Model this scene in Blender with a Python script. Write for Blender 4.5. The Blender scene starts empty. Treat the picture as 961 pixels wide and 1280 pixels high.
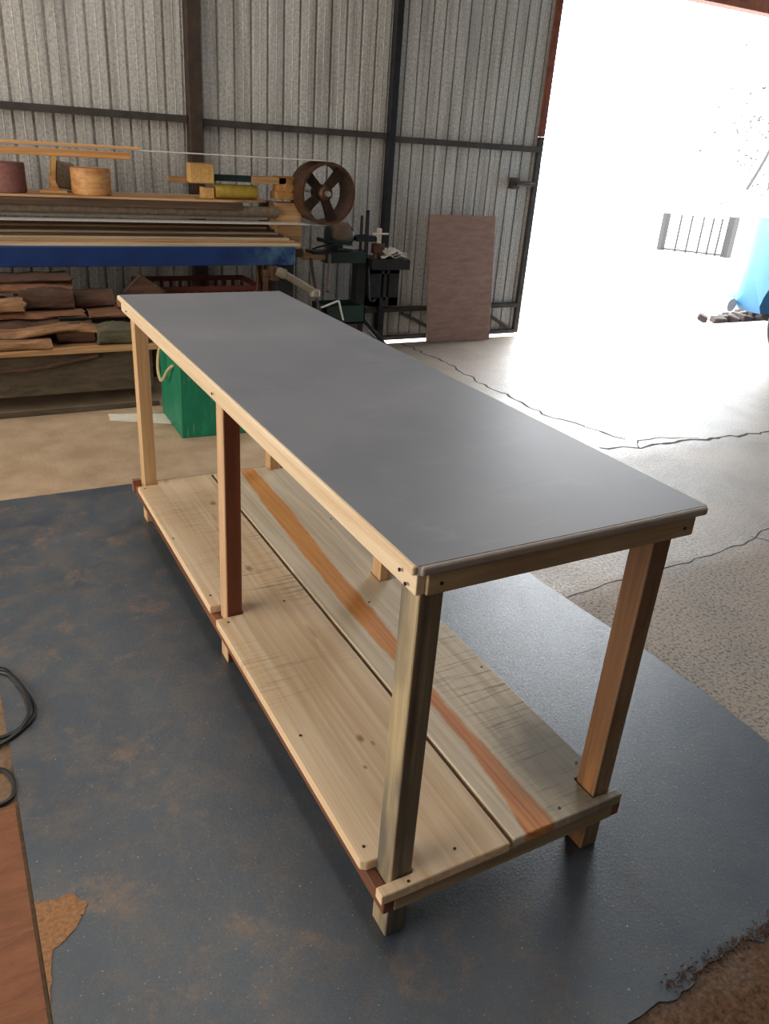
import bpy, bmesh, math, random
from mathutils import Vector, Matrix
S = bpy.context.scene
COL = S.collection
R_ = random.Random(7)

# ------------------------------------------------------------------ camera
CAM = Vector((-0.55431, -0.84434, 1.41397))
ax_r = Vector((0.87820256, -0.47349743, 0.06753113))
ax_d = Vector((-0.15000051, -0.40673172, -0.9011488))
ax_f = Vector((0.45415869, 0.78126147, -0.42821769))
cd = bpy.data.cameras.new('camera'); cam = bpy.data.objects.new('camera', cd); COL.objects.link(cam)
m = Matrix.Identity(4)
for i in range(3):
    m[i][0] = ax_r[i]; m[i][1] = -ax_d[i]; m[i][2] = -ax_f[i]; m[i][3] = CAM[i]
cam.matrix_world = m
cd.sensor_fit = 'VERTICAL'; cd.sensor_height = 36.0; cd.lens = 984.5 / 1280 * 36.0
cd.clip_start = 0.02; cd.clip_end = 300
S.camera = cam

# ------------------------------------------------------------------ world, lights, exposure
w = bpy.data.worlds.new('sky'); S.world = w; w.use_nodes = True
bg = w.node_tree.nodes['Background']
bg.inputs[0].default_value = (0.93, 0.97, 1.0, 1); bg.inputs[1].default_value = 15.0
S.view_settings.view_transform = 'Standard'; S.view_settings.look = 'None'
S.view_settings.gamma = 1.0; S.view_settings.use_curve_mapping = False
S.view_settings.exposure = 0.0
def area(name, loc, target, sx, sy, power, col, portal=False):
    l = bpy.data.lights.new(name, 'AREA'); l.shape = 'RECTANGLE'; l.size = sx; l.size_y = sy
    l.energy = power; l.color = col
    o = bpy.data.objects.new(name, l); COL.objects.link(o); o.location = loc
    o.rotation_euler = (Vector(target) - Vector(loc)).to_track_quat('-Z', 'Y').to_euler()
    if portal: l.cycles.is_portal = True
    return o
area('doorway_portal', (5.75, 4.62, 1.28), (5.75, 0, 1.28), 4.1, 2.62, 1, (1, 1, 1), True)
area('left_fill_lamp', (-3.9, 1.4, 1.5), (0.6, 2.2, 0.6), 4.5, 2.6, 215, (1.0, 0.93, 0.84))  # added lamp for warm light from the left; that wall has no opening
area('overhead_fill_lamp', (0.2, 1.6, 3.9), (0.2, 1.6, 0), 1.2, 5.0, 80, (1.0, 0.96, 0.91))  # added soft lamp under the closed ceiling to brighten the interior

# ------------------------------------------------------------------ materials
def srgb(r, g, b):
    f = lambda c: (c / 255 / 12.92) if c / 255 <= 0.04045 else ((c / 255 + 0.055) / 1.055) ** 2.4
    return (f(r), f(g), f(b), 1)
class NT:
    def __init__(s, name):
        s.m = bpy.data.materials.new(name); s.m.use_nodes = True; s.t = s.m.node_tree
        s.b = s.t.nodes['Principled BSDF']
    def n(s, typ, **kw):
        x = s.t.nodes.new(typ)
        for k, v in kw.items():
            if k.startswith('i_'):
                key = k[2:]; x.inputs[int(key) if key.isdigit() else key.replace('_', ' ')].default_value = v
            else: setattr(x, k, v)
        return x
    def l(s, a, b): s.t.links.new(a, b)
    def coord(s, scale=(1, 1, 1), rot=(0, 0, 0), loc=(0, 0, 0)):
        tc = s.n('ShaderNodeTexCoord'); mp = s.n('ShaderNodeMapping')
        mp.inputs['Scale'].default_value = scale; mp.inputs['Rotation'].default_value = rot; mp.inputs['Location'].default_value = loc
        s.l(tc.outputs['Object'], mp.inputs['Vector']); return mp.outputs[0]
    def noise(s, vec, scale, detail=4, rough=.55, dist=0):
        x = s.n('ShaderNodeTexNoise'); s.l(vec, x.inputs['Vector'])
        x.inputs['Scale'].default_value = scale; x.inputs['Detail'].default_value = detail
        x.inputs['Roughness'].default_value = rough; x.inputs['Distortion'].default_value = dist
        return x.outputs['Fac']
    def ramp(s, fac, stops):
        x = s.n('ShaderNodeValToRGB'); s.l(fac, x.inputs[0]); e = x.color_ramp.elements
        while len(e) < len(stops): e.new(0.5)
        for i, (p, c) in enumerate(stops):
            e[i].position = p; e[i].color = c if len(c) == 4 else (*c, 1)
        return x.outputs[0]
    def g(s, fac, a, b):
        return s.ramp(fac, [(a, (0, 0, 0, 1)), (b, (1, 1, 1, 1))])
    def mix(s, fac, a, b, mode='MIX'):
        x = s.n('ShaderNodeMix', data_type='RGBA', blend_type=mode)
        if isinstance(fac, float): x.inputs[0].default_value = fac
        else: s.l(fac, x.inputs[0])
        for k, v in ((6, a), (7, b)):
            if isinstance(v, tuple): x.inputs[k].default_value = v
            else: s.l(v, x.inputs[k])
        return x.outputs[2]
    def math(s, op, a, b=0.0, c=None):
        x = s.n('ShaderNodeMath', operation=op)
        for k, v in enumerate([a, b] + ([c] if c is not None else [])):
            if isinstance(v, (int, float)): x.inputs[k].default_value = v
            else: s.l(v, x.inputs[k])
        return x.outputs[0]
    def col(s, c):
        if isinstance(c, tuple): s.b.inputs['Base Color'].default_value = c
        else: s.l(c, s.b.inputs['Base Color'])
    def rough(s, v):
        if isinstance(v, (int, float)): s.b.inputs['Roughness'].default_value = v
        else: s.l(v, s.b.inputs['Roughness'])
    def bump(s, h, strength=.3, dist=.002):
        x = s.n('ShaderNodeBump'); x.inputs['Strength'].default_value = strength; x.inputs['Distance'].default_value = dist
        s.l(h, x.inputs['Height']); s.l(x.outputs[0], s.b.inputs['Normal'])

def plain(name, c, rough=.6, metal=0, var=.25, scale=30, bump=0):
    t = NT(name); v = t.coord()
    n = t.noise(v, scale, 5)
    d = tuple(x * (1 - var) for x in c[:3]) + (1,); e = tuple(min(1, x * (1 + var)) for x in c[:3]) + (1,)
    t.col(t.ramp(n, [(.3, d), (.7, e)])); t.rough(rough); t.b.inputs['Metallic'].default_value = metal
    if bump: t.bump(n, bump)
    return t.m
def wood(name, ca, cb, axis='y', grain=1.0, rough=.6, stain=None, ringy=.5):
    """ca light, cb dark, grain running along axis; stain = (colour, amount) in broad patches"""
    t = NT(name)
    sc = {'x': (1.2, 30, 30), 'y': (30, 1.2, 30), 'z': (30, 30, 1.2)}[axis]
    sc = tuple(q * grain for q in sc)
    v = t.coord(sc); n = t.noise(v, 1.3, 6, .6, .6)
    fine = t.noise(t.coord(tuple(q * 4 for q in sc)), 2.0, 3)
    c = t.ramp(n, [(.32, cb), (.62, ca)])
    c = t.mix(t.math('MULTIPLY', fine, ringy), c, cb)
    if stain:
        sc2 = {'x': (2.5, 9, 9), 'y': (9, 2.5, 9), 'z': (9, 9, 2.5)}[axis]
        n2 = t.noise(t.coord(sc2, loc=(3, 1, 7)), 1.0, 3)
        c = t.mix(t.math('MULTIPLY', t.g(n2, .45, .65), stain[1]), c, stain[0])
    t.col(c); t.rough(rough); t.bump(fine, .15, .001)
    return t.m
M = {}
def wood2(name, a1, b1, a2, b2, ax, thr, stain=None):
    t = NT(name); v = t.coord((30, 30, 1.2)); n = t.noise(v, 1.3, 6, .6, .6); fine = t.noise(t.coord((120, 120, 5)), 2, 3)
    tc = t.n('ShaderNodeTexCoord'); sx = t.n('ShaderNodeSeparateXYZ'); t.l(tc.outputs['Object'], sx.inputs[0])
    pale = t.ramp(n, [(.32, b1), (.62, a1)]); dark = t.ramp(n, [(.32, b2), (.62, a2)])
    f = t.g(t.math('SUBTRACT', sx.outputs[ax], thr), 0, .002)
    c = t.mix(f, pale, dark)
    if stain:
        lo = t.noise(t.coord((9, 9, 3), loc=(2, 5, 1)), 1.0, 3)
        c = t.mix(t.math('MULTIPLY', t.g(lo, .42, .6), stain[1]), c, stain[0])
    c = t.mix(t.math('MULTIPLY', fine, .35), c, b2)
    t.col(c); t.rough(.6); t.bump(fine, .15, .001); return t.m
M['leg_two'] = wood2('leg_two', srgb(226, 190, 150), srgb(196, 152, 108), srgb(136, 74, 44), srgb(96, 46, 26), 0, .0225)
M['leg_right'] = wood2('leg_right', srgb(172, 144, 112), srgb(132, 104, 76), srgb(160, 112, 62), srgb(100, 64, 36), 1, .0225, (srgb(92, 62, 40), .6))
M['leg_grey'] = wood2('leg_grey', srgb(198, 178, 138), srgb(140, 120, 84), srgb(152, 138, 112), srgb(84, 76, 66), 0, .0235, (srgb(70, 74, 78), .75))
M['pine'] = wood('pine', srgb(234, 214, 184), srgb(206, 178, 140))
M['pine_x'] = wood('pine_x', srgb(196, 172, 138), srgb(150, 124, 92), 'x', stain=(srgb(120, 104, 82), .5))
M['pine_z'] = wood('pine_z', srgb(222, 190, 148), srgb(180, 140, 96), 'z')
M['leg_brown'] = wood('leg_brown', srgb(172, 118, 66), srgb(116, 70, 36), 'z', stain=(srgb(190, 140, 82), .4))
M['leg_pale'] = wood('leg_pale', srgb(220, 184, 138), srgb(178, 136, 90), 'z')
M['red_rail'] = wood('red_rail', srgb(150, 96, 62), srgb(92, 54, 36), 'y')
M['red_rail_x'] = wood('red_rail_x', srgb(176, 112, 80), srgb(110, 66, 44), 'x')
M['dusty_wood'] = wood('dusty_wood', srgb(205, 165, 118), srgb(140, 100, 62), 'x', ringy=.4)
M['dark_wood'] = wood('dark_wood', srgb(104, 82, 62), srgb(58, 38, 26), 'x')
M['brown_steel'] = plain('brown_steel', srgb(62, 48, 38), .6, .2, .4, 18)
M['frame_steel'] = plain('frame_steel', srgb(66, 60, 56), .6, .3, .3, 12)
M['rust'] = plain('rust', srgb(112, 58, 40), .75, 0, .35, 25)
M['cast_iron'] = plain('cast_iron', srgb(82, 56, 42), .5, .4, .4, 25)
M['black_metal'] = plain('black_metal', srgb(38, 38, 40), .45, .3, .3, 20)
M['machine_green'] = plain('machine_green', srgb(28, 52, 48), .4, 0, .25, 15)
M['steel'] = plain('steel', srgb(190, 190, 190), .35, .8, .15, 20)
M['grey_pipe'] = plain('grey_pipe', srgb(128, 118, 104), .5, .3, .25, 25)
M['cloth'] = plain('cloth', srgb(196, 188, 178), .9, 0, .15, 40)
M['felt'] = plain('felt', srgb(104, 88, 70), .95, 0, .35, 90, .4)
M['white'] = plain('white', srgb(232, 230, 224), .4, 0, .04, 10)
M['rubber'] = plain('rubber', srgb(30, 34, 44), .65, 0, .2, 20)
M['cable'] = plain('cable', srgb(26, 26, 28), .45, 0, .2, 20)
M['rope'] = plain('rope', srgb(176, 164, 118), .9, 0, .2, 120, .4)
M['paper'] = plain('paper', srgb(214, 206, 186), .8, 0, .08, 20)
M['crack'] = plain('crack', srgb(52, 46, 42), .9, 0, .3, 20)
M['orange_iron'] = plain('orange_iron', srgb(160, 116, 66), .7, 0, .3, 22)
M['red_plastic'] = plain('red_plastic', srgb(98, 44, 34), .6, 0, .25, 20)
M['cork_x'] = wood('cork_x', srgb(200, 182, 150), srgb(144, 120, 90), 'x', ringy=.3)
M['motor_tan'] = plain('motor_tan', srgb(122, 100, 82), .6, 0, .2, 20)
M['black_iron'] = plain('black_iron', srgb(22, 20, 20), .7, 0, .2, 20)
M['dusty_iron'] = plain('dusty_iron', srgb(104, 90, 74), .8, 0, .35, 40)
M['maroon'] = plain('maroon', srgb(128, 84, 76), .8, 0, .2, 60)
M['belt_wood'] = wood('belt_wood', srgb(214, 164, 104), srgb(170, 112, 62), 'x', ringy=.3)
M['cork'] = plain('cork', srgb(204, 160, 96), .85, 0, .22, 60)
M['yellow'] = plain('yellow', srgb(164, 138, 52), .5, 0, .25, 20)
M['leaf'] = plain('leaf', srgb(24, 28, 20), .7, 0, .3, 20)
M['bark'] = plain('bark', srgb(40, 34, 30), .8, 0, .3, 20)
M['brick'] = plain('brick', srgb(48, 36, 30), .9, 0, .3, 20)
M['glass_dark'] = plain('glass_dark', srgb(30, 36, 42), .1, 0, .1, 5)
M['van_blue'] = plain('van_blue', srgb(96, 160, 214), .35, 0, .04, 4)
M['van_white'] = plain('van_white', srgb(226, 238, 240), .35, 0, .02, 4)
M['chassis'] = plain('chassis', srgb(40, 36, 34), .9, 0, .2, 10)

def m_floor():
    t = NT('concrete_floor'); v = t.coord()
    tc = t.n('ShaderNodeTexCoord'); sx = t.n('ShaderNodeSeparateXYZ'); t.l(tc.outputs['Object'], sx.inputs[0])
    n1 = t.noise(v, 1.6, 5, .6, .3); n2 = t.noise(v, 75, 4, .7); n3 = t.noise(v, 7, 5)
    grey = t.ramp(n1, [(.3, srgb(140, 130, 118)), (.7, srgb(172, 164, 154))])
    pit = t.noise(v, 85, 6, .75)
    grey = t.mix(t.math('MULTIPLY', t.g(pit, .50, .60), t.math('ADD', .35, t.math('MULTIPLY', t.g(t.math('SUBTRACT', 1.1, sx.outputs[1]), 0, .3), .5))), grey, srgb(62, 50, 42))
    grey = t.mix(t.math('MULTIPLY', t.g(n1, .4, .62), .35), grey, srgb(156, 128, 102))
    tan = t.ramp(n3, [(.25, srgb(160, 134, 106)), (.75, srgb(192, 166, 136))])
    # sawdust lies on the left half of the shed floor and along the front
    d1 = t.math('SUBTRACT', 1.9, sx.outputs[0]); d1 = t.math('ADD', d1, t.math('MULTIPLY', n1, .8))
    d2 = t.math('SUBTRACT', sx.outputs[1], 2.0)
    dust = t.math('MULTIPLY', t.g(d1, .2, 1.0), t.g(d2, .0, .35))
    dust2 = t.math('MULTIPLY', t.g(t.math('SUBTRACT', .15, sx.outputs[0]), 0, .3), 1.0)
    lb_ = t.math('MULTIPLY', t.g(t.math('SUBTRACT', -.3, sx.outputs[0]), 0, .1), t.g(t.math('SUBTRACT', 2.2, sx.outputs[1]), 0, .4))
    dust = t.math('MAXIMUM', dust, dust2)
    c = t.mix(dust, grey, tan)
    brown = t.ramp(n2, [(.35, srgb(66, 44, 30)), (.65, srgb(118, 86, 60))])
    c = t.mix(t.math('MULTIPLY', lb_, .7), c, brown)
    d3 = t.math('ADD', t.math('MULTIPLY', sx.outputs[1], -1.0), t.math('MULTIPLY', n3, .1))
    bm_ = t.g(d3, .22, .42); c = t.mix(bm_, c, brown)
    t.col(c)
    near = t.g(t.math('SUBTRACT', .95, sx.outputs[1]), 0, .12); mid = t.g(t.math('SUBTRACT', 2.0, sx.outputs[1]), 0, .15)
    rr_ = t.math('ADD', t.math('ADD', t.math('MULTIPLY', bm_, .3), t.math('MULTIPLY', near, .22)), t.math('ADD', t.math('MULTIPLY', mid, .12), t.math('MULTIPLY', dust, .4)))
    t.rough(t.math('ADD', t.math('MULTIPLY', n3, .22), t.math('ADD', .27, rr_)))
    t.b.inputs['Specular IOR Level'].default_value = .38
    h = t.math('SUBTRACT', t.math('ADD', t.g(n2, .35, .65), t.math('MULTIPLY', n3, .8)), t.math('MULTIPLY', t.g(pit, .5, .64), 1.2))
    t.bump(h, .5, .0024)
    return t.m
def m_mat():
    t = NT('painted_board'); v = t.coord()
    tc = t.n('ShaderNodeTexCoord'); sx = t.n('ShaderNodeSeparateXYZ'); t.l(tc.outputs['Object'], sx.inputs[0])
    n1 = t.noise(v, 2.2, 5, .6, .4); n2 = t.noise(v, 110, 3); n3 = t.noise(v, 11, 8, .75, .3)
    c = t.ramp(n1, [(.3, srgb(56, 66, 78)), (.7, srgb(80, 89, 97))])
    dusty = t.math('MULTIPLY', t.g(n3, .44, .70), .6)
    left = t.g(t.math('SUBTRACT', .5, sx.outputs[0]), 0, .8)
    c = t.mix(t.math('MULTIPLY', dusty, t.math('ADD', .25, t.math('MULTIPLY', left, .75))), c, srgb(116, 102, 86))
    c = t.mix(t.math('MULTIPLY', t.g(t.noise(v, 260, 2), .45, .6), .25), c, srgb(40, 46, 54))
    n5 = t.noise(v, 5, 9, .82)
    c = t.mix(t.math('MULTIPLY', t.g(n5, .54, .64), t.math('ADD', .12, t.math('MULTIPLY', left, .5))), c, srgb(134, 108, 84))
    speck = t.noise(v, 160, 2, .5)
    c = t.mix(t.math('MULTIPLY', t.g(speck, .68, .74), .6), c, srgb(190, 170, 140))
    t.col(c); t.b.inputs['Specular IOR Level'].default_value = .8; t.rough(t.math('ADD', .28, t.math('MULTIPLY', n3, .2)))
    n4 = t.noise(v, 150, 6, .8)
    t.bump(t.math('ADD', t.math('MULTIPLY', n2, .4), n4), .5, .0022)
    return t.m
def m_shelf(kind):
    t = NT('shelf_board_' + kind); v0 = t.coord((42, 1.0, 42)); tc = t.n('ShaderNodeTexCoord')
    sx = t.n('ShaderNodeSeparateXYZ'); t.l(tc.outputs['Object'], sx.inputs[0]); X, Y = sx.outputs[0], sx.outputs[1]
    n = t.noise(v0, 1.2, 6, .6, .7); v = t.coord()
    if kind == 'left': c = t.ramp(n, [(.3, srgb(214, 176, 130)), (.62, srgb(234, 210, 176))])
    else: c = t.ramp(n, [(.3, srgb(200, 180, 150)), (.60, srgb(230, 214, 188))])
    # rough saw marks across the grain
    saw = t.noise(t.coord((4.5, 110, 1), rot=(0, 0, .04)), 1.0, 4, .7)
    patch = t.noise(t.coord((2.0, 2.2, 1), loc=(4.2, .3, 0)), 1.0, 2)
    if kind == 'left': zone = t.math('MULTIPLY', t.g(patch, .40, .6), t.g(Y, .45, .9))
    else: zone = t.math('MULTIPLY', t.g(t.math('SUBTRACT', 1.0, Y), .15, .5), t.g(X, .38, .44))
    c = t.mix(t.math('MULTIPLY', t.math('MULTIPLY', t.g(saw, .52, .66), zone), .8), c, srgb(118, 98, 72))
    if kind == 'left':
        wv = t.math('MULTIPLY', t.math('SUBTRACT', t.noise(v, 40, 2), .5), .012)
        for kx, ky, kr in ((.209, 1.72, .014), (.17, 1.22, .016), (.142, .385, .010), (.16, .36, .006), (.11, .30, .005)):
            q = t.math('SQRT', t.math('ADD', t.math('POWER', t.math('SUBTRACT', X, kx), 2.0), t.math('POWER', t.math('MULTIPLY', t.math('SUBTRACT', Y, ky), .6), 2.0)))
            q = t.math('ADD', q, wv)
            c = t.mix(t.math('MULTIPLY', t.g(t.math('SUBTRACT', kr, q), 0, kr * .8), .75), c, srgb(128, 78, 46))
        k = t.noise(t.coord((14, 3, 1), loc=(1, 8.3, 0)), 1.0, 2)
        c = t.mix(t.math('MULTIPLY', t.g(k, .66, .76), .7), c, srgb(150, 92, 54))
    else:
        # heartwood stripe wandering along the board
        def curve(pts):
            fc = t.n('ShaderNodeFloatCurve'); t.l(t.math('DIVIDE', Y, 2.1), fc.inputs['Value'])
            cu = fc.mapping.curves[0]
            cu.points[0].location = (0, pts[0][1]); cu.points[1].location = (1, pts[-1][1])
            for y, x in pts[1:-1]: cu.points.new(y / 2.1, x)
            fc.mapping.update(); return fc.outputs[0]
        a = curve([(0, .317), (.19, .343), (.38, .353), (.6, .353), (.85, .350), (1.09, .358), (1.5, .369), (2.1, .410)])
        b = curve([(0, .399), (.21, .398), (.41, .395), (.64, .412), (.85, .424), (1.09, .427), (1.52, .452), (2.1, .462)])
        wob = t.math('MULTIPLY', t.math('SUBTRACT', t.noise(t.coord((5, 5, 1)), 3, 4), .5), .02)
        xx = t.math('ADD', X, wob)
        s1 = t.g(t.math('SUBTRACT', xx, a), 0.0, .006); s2 = t.g(t.math('SUBTRACT', b, xx), 0.0, .006)
        st = t.math('MULTIPLY', s1, s2)
        oc = t.ramp(n, [(.3, srgb(178, 88, 40)), (.62, srgb(232, 158, 84))])
        oc2 = t.ramp(n, [(.3, srgb(206, 126, 40)), (.65, srgb(228, 160, 76))])
        oc = t.mix(t.g(Y, .5, 1.2), oc, oc2)
        c = t.mix(t.math('MULTIPLY', st, .93), c, oc)
        # grey weathering at the front right corner
        dd = t.math('SQRT', t.math('ADD', t.math('POWER', t.math('SUBTRACT', X, .53), 2.0), t.math('POWER', t.math('MULTIPLY', t.math('SUBTRACT', Y, .12), .6), 2.0)))
        gz = t.math('MULTIPLY', t.g(t.math('SUBTRACT', .22, t.math('ADD', dd, t.math('MULTIPLY', t.noise(t.coord((26, 5, 1)), 1, 4), .08))), 0, .11), .8)
        c = t.mix(gz, c, srgb(86, 84, 76))
    t.col(c); t.rough(.62); t.bump(t.math('ADD', n, t.math('MULTIPLY', saw, .6)), .2, .0015)
    return t.m
def m_top():
    t = NT('slate_laminate'); v = t.coord(); n = t.noise(v, 3, 5, .6); f = t.noise(v, 130, 2)
    st = t.noise(t.coord((3, 10, 1), rot=(0, 0, .5)), 1.6, 5, .65, 1)
    c = t.ramp(n, [(.3, srgb(108, 110, 116)), (.7, srgb(121, 121, 125))])
    c = t.mix(t.math('MULTIPLY', t.g(st, .56, .74), .22), c, srgb(150, 148, 146))
    t.col(c); t.b.inputs['Specular IOR Level'].default_value = .38; t.rough(t.math('ADD', .40, t.math('MULTIPLY', n, .12))); t.bump(f, .12, .0006)
    return t.m
def m_sheet():
    t = NT('galvanised_sheet'); v = t.coord(); n = t.noise(v, 60, 4, .7); s = t.noise(t.coord((14, 14, .8)), 1.0, 5, .6)
    w_ = t.noise(v, 1.1, 4)
    c = t.ramp(n, [(.3, srgb(146, 142, 134)), (.7, srgb(210, 207, 200))])
    c = t.mix(t.math('MULTIPLY', t.g(s, .45, .7), .55), c, srgb(92, 84, 76))
    c = t.mix(t.math('MULTIPLY', t.g(w_, .55, .7), .35), c, srgb(188, 190, 194))
    t.col(c); t.b.inputs['Metallic'].default_value = .15; t.rough(.6); t.bump(n, .2, .002)
    return t.m
def m_beam():
    t = NT('blue_paint'); v = t.coord(); n = t.noise(v, 9, 5, .65)
    sx = t.n('ShaderNodeSeparateXYZ'); tc = t.n('ShaderNodeTexCoord'); t.l(tc.outputs['Object'], sx.inputs[0])
    c = t.ramp(n, [(.3, srgb(10, 36, 82)), (.7, srgb(16, 48, 104))])
    worn = t.math('MULTIPLY', t.g(sx.outputs[0], .42, .6), t.g(n, .38, .7))
    c = t.mix(t.math('MULTIPLY', worn, .8), c, srgb(88, 126, 138))
    t.col(c); t.rough(.45); return t.m
def m_panel():
    t = NT('stained_plywood'); v = t.coord((3, 1, 12)); n = t.noise(v, 2.2, 6, .65, .5); f = t.noise(t.coord(), 70, 3)
    c = t.ramp(n, [(.3, srgb(134, 104, 92)), (.7, srgb(168, 138, 122))]); c = t.mix(t.math('MULTIPLY', f, .4), c, srgb(96, 70, 64))
    t.col(c); t.rough(.6); t.bump(f, .2, .001); return t.m
def m_green():
    t = NT('green_paint'); n = t.noise(t.coord((1, 1, .4)), 14, 5, .7)
    c = t.ramp(n, [(.5, srgb(8, 112, 80)), (.72, srgb(26, 132, 96))])
    c = t.mix(t.math('MULTIPLY', t.g(t.noise(t.coord((6, 6, 1)), 9, 5), .6, .75), .35), c, srgb(150, 160, 120))
    t.col(c); t.rough(.55); return t.m
def m_ground():
    t = NT('yard_concrete'); n = t.noise(t.coord(), 1.5, 6)
    t.col(t.ramp(n, [(.3, srgb(188, 186, 180)), (.7, srgb(212, 210, 206))])); t.rough(.7); return t.m
def m_scrap(name, a, b):
    t = NT(name); n = t.noise(t.coord((2, 8, 8)), 3.5, 6, .7, .6); f = t.noise(t.coord(), 60, 4)
    c = t.ramp(n, [(.3, b), (.65, a)]); c = t.mix(t.math('MULTIPLY', f, .35), c, b)
    t.col(c); t.rough(.85); t.bump(n, .6, .01); return t.m
M['floor'] = m_floor(); M['mat'] = m_mat(); M['shelf_l'] = m_shelf('left'); M['shelf_r'] = m_shelf('right')
M['top'] = m_top(); M['sheet'] = m_sheet(); M['beam'] = m_beam(); M['panel'] = m_panel(); M['green'] = m_green()
M['ground'] = m_ground()
M['bark_a'] = m_scrap('bark_a', srgb(142, 96, 64), srgb(72, 44, 30))
M['bark_b'] = m_scrap('bark_b', srgb(98, 66, 46), srgb(44, 29, 22))
M['bark_c'] = m_scrap('bark_c', srgb(168, 126, 86), srgb(94, 64, 42))
M['bark_d'] = m_scrap('bark_d', srgb(104, 98, 74), srgb(62, 58, 44))
M['hard_board'] = m_scrap('hard_board', srgb(146, 94, 64), srgb(112, 70, 46))
M['wet_steel'] = m_scrap('wet_steel', srgb(92, 78, 58), srgb(52, 42, 32))
M['sawdust'] = plain('sawdust', srgb(150, 108, 72), .95, 0, .3, 120, .5)
M['edge_paint'] = plain('edge_paint', srgb(160, 150, 142), .45, 0, .08, 30)

# ------------------------------------------------------------------ mesh helpers
def link(o, parent=None):
    COL.objects.link(o)
    if parent is not None: o.parent = parent
    return o
def empty(name, loc, rz=0, label=None, cat=None, group=None):
    o = bpy.data.objects.new(name, None); link(o); o.location = loc; o.rotation_euler = (0, 0, rz)
    o.empty_display_size = .1
    return tag(o, label, cat, group)
def tag(o, label=None, cat=None, group=None, kind=None):
    if label: o['label'] = label
    if cat: o['category'] = cat
    if group: o['group'] = group
    if kind: o['kind'] = kind
    return o
def box(bm, x0, x1, y0, y1, z0, z1, bev=0, seg=2, mtx=None):
    vs = [bm.verts.new((x, y, z)) for x in (x0, x1) for y in (y0, y1) for z in (z0, z1)]
    F = [(0, 1, 3, 2), (4, 6, 7, 5), (0, 4, 5, 1), (2, 3, 7, 6), (0, 2, 6, 4), (1, 5, 7, 3)]
    fs = [bm.faces.new([vs[i] for i in f]) for f in F]
    bmesh.ops.recalc_face_normals(bm, faces=fs)
    if mtx is not None: bmesh.ops.transform(bm, matrix=mtx, verts=vs)
    if bev:
        es = list({e for f in fs for e in f.edges})
        bmesh.ops.bevel(bm, geom=es, offset=bev, segments=seg, profile=.5, affect='EDGES')
def beam(bm, a, b, wd, ht, bev=.002, up=(0, 0, 1)):
    a, b = Vector(a), Vector(b); d = (b - a); L = d.length; x = d.normalized(); u = Vector(up)
    y = u.cross(x)
    if y.length < 1e-4: y = Vector((0, 1, 0)).cross(x)
    y.normalize(); z = x.cross(y)
    mt = Matrix(((x[0], y[0], z[0], a[0]), (x[1], y[1], z[1], a[1]), (x[2], y[2], z[2], a[2]), (0, 0, 0, 1)))
    box(bm, 0, L, -wd / 2, wd / 2, -ht / 2, ht / 2, bev, 1, mt)
def cyl(bm, a, b, r, r2=None, n=24, bev=0):
    a, b = Vector(a), Vector(b); d = b - a; q = d.to_track_quat('Z', 'Y').to_matrix().to_4x4()
    mt = Matrix.Translation((a + b) / 2) @ q
    g = bmesh.ops.create_cone(bm, cap_ends=True, segments=n, radius1=r, radius2=r if r2 is None else r2, depth=d.length, matrix=mt)
    if bev:
        es = {e for v in g['verts'] for e in v.link_edges if any(len(f.verts) > 4 for f in e.link_faces)}
        bmesh.ops.bevel(bm, geom=list(es), offset=bev, segments=2, profile=.5, affect='EDGES')
def lathe(bm, prof, c, axis='z', n=40, closed=False):
    """prof [(r, h)] revolved about axis through c"""
    rings = []
    for r, h in prof:
        ring = []
        for i in range(n):
            a = 2 * math.pi * i / n; p = (r * math.cos(a), r * math.sin(a), h)
            if axis == 'y': p = (p[0], p[2], p[1])
            if axis == 'x': p = (p[2], p[0], p[1])
            ring.append(bm.verts.new(Vector(p) + Vector(c)))
        rings.append(ring)
    N = len(rings)
    for k in range(N if closed else N - 1):
        A, B = rings[k], rings[(k + 1) % N]
        for i in range(n): bm.faces.new((A[i], A[(i + 1) % n], B[(i + 1) % n], B[i]))
    if not closed:
        bm.faces.new(rings[0]); bm.faces.new(rings[-1])
    bmesh.ops.recalc_face_normals(bm, faces=bm.faces[:])
def tube(bm, pts, r, n=8, sub=6, closed=False):
    P = [Vector(p) for p in pts]; out = []
    for i in range(len(P) - 1):
        p0 = P[max(i - 1, 0)]; p1 = P[i]; p2 = P[i + 1]; p3 = P[min(i + 2, len(P) - 1)]
        for k in range(sub):
            t = k / sub
            out.append(.5 * ((2 * p1) + (-p0 + p2) * t + (2 * p0 - 5 * p1 + 4 * p2 - p3) * t * t + (-p0 + 3 * p1 - 3 * p2 + p3) * t ** 3))
    out.append(P[-1]); rings = []; ref = None
    for i, p in enumerate(out):
        d = (out[min(i + 1, len(out) - 1)] - out[max(i - 1, 0)]).normalized()
        if ref is None: ref = d.orthogonal().normalized()
        ref = (ref - d * ref.dot(d)).normalized(); q = d.cross(ref)
        rings.append([bm.verts.new(p + (ref * math.cos(2 * math.pi * j / n) + q * math.sin(2 * math.pi * j / n)) * r) for j in range(n)])
    for A, B in zip(rings, rings[1:]):
        for j in range(n): bm.faces.new((A[j], A[(j + 1) % n], B[(j + 1) % n], B[j]))
    bm.faces.new(rings[0]); bm.faces.new(rings[-1])
    bmesh.ops.recalc_face_normals(bm, faces=bm.faces[:])
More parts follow.
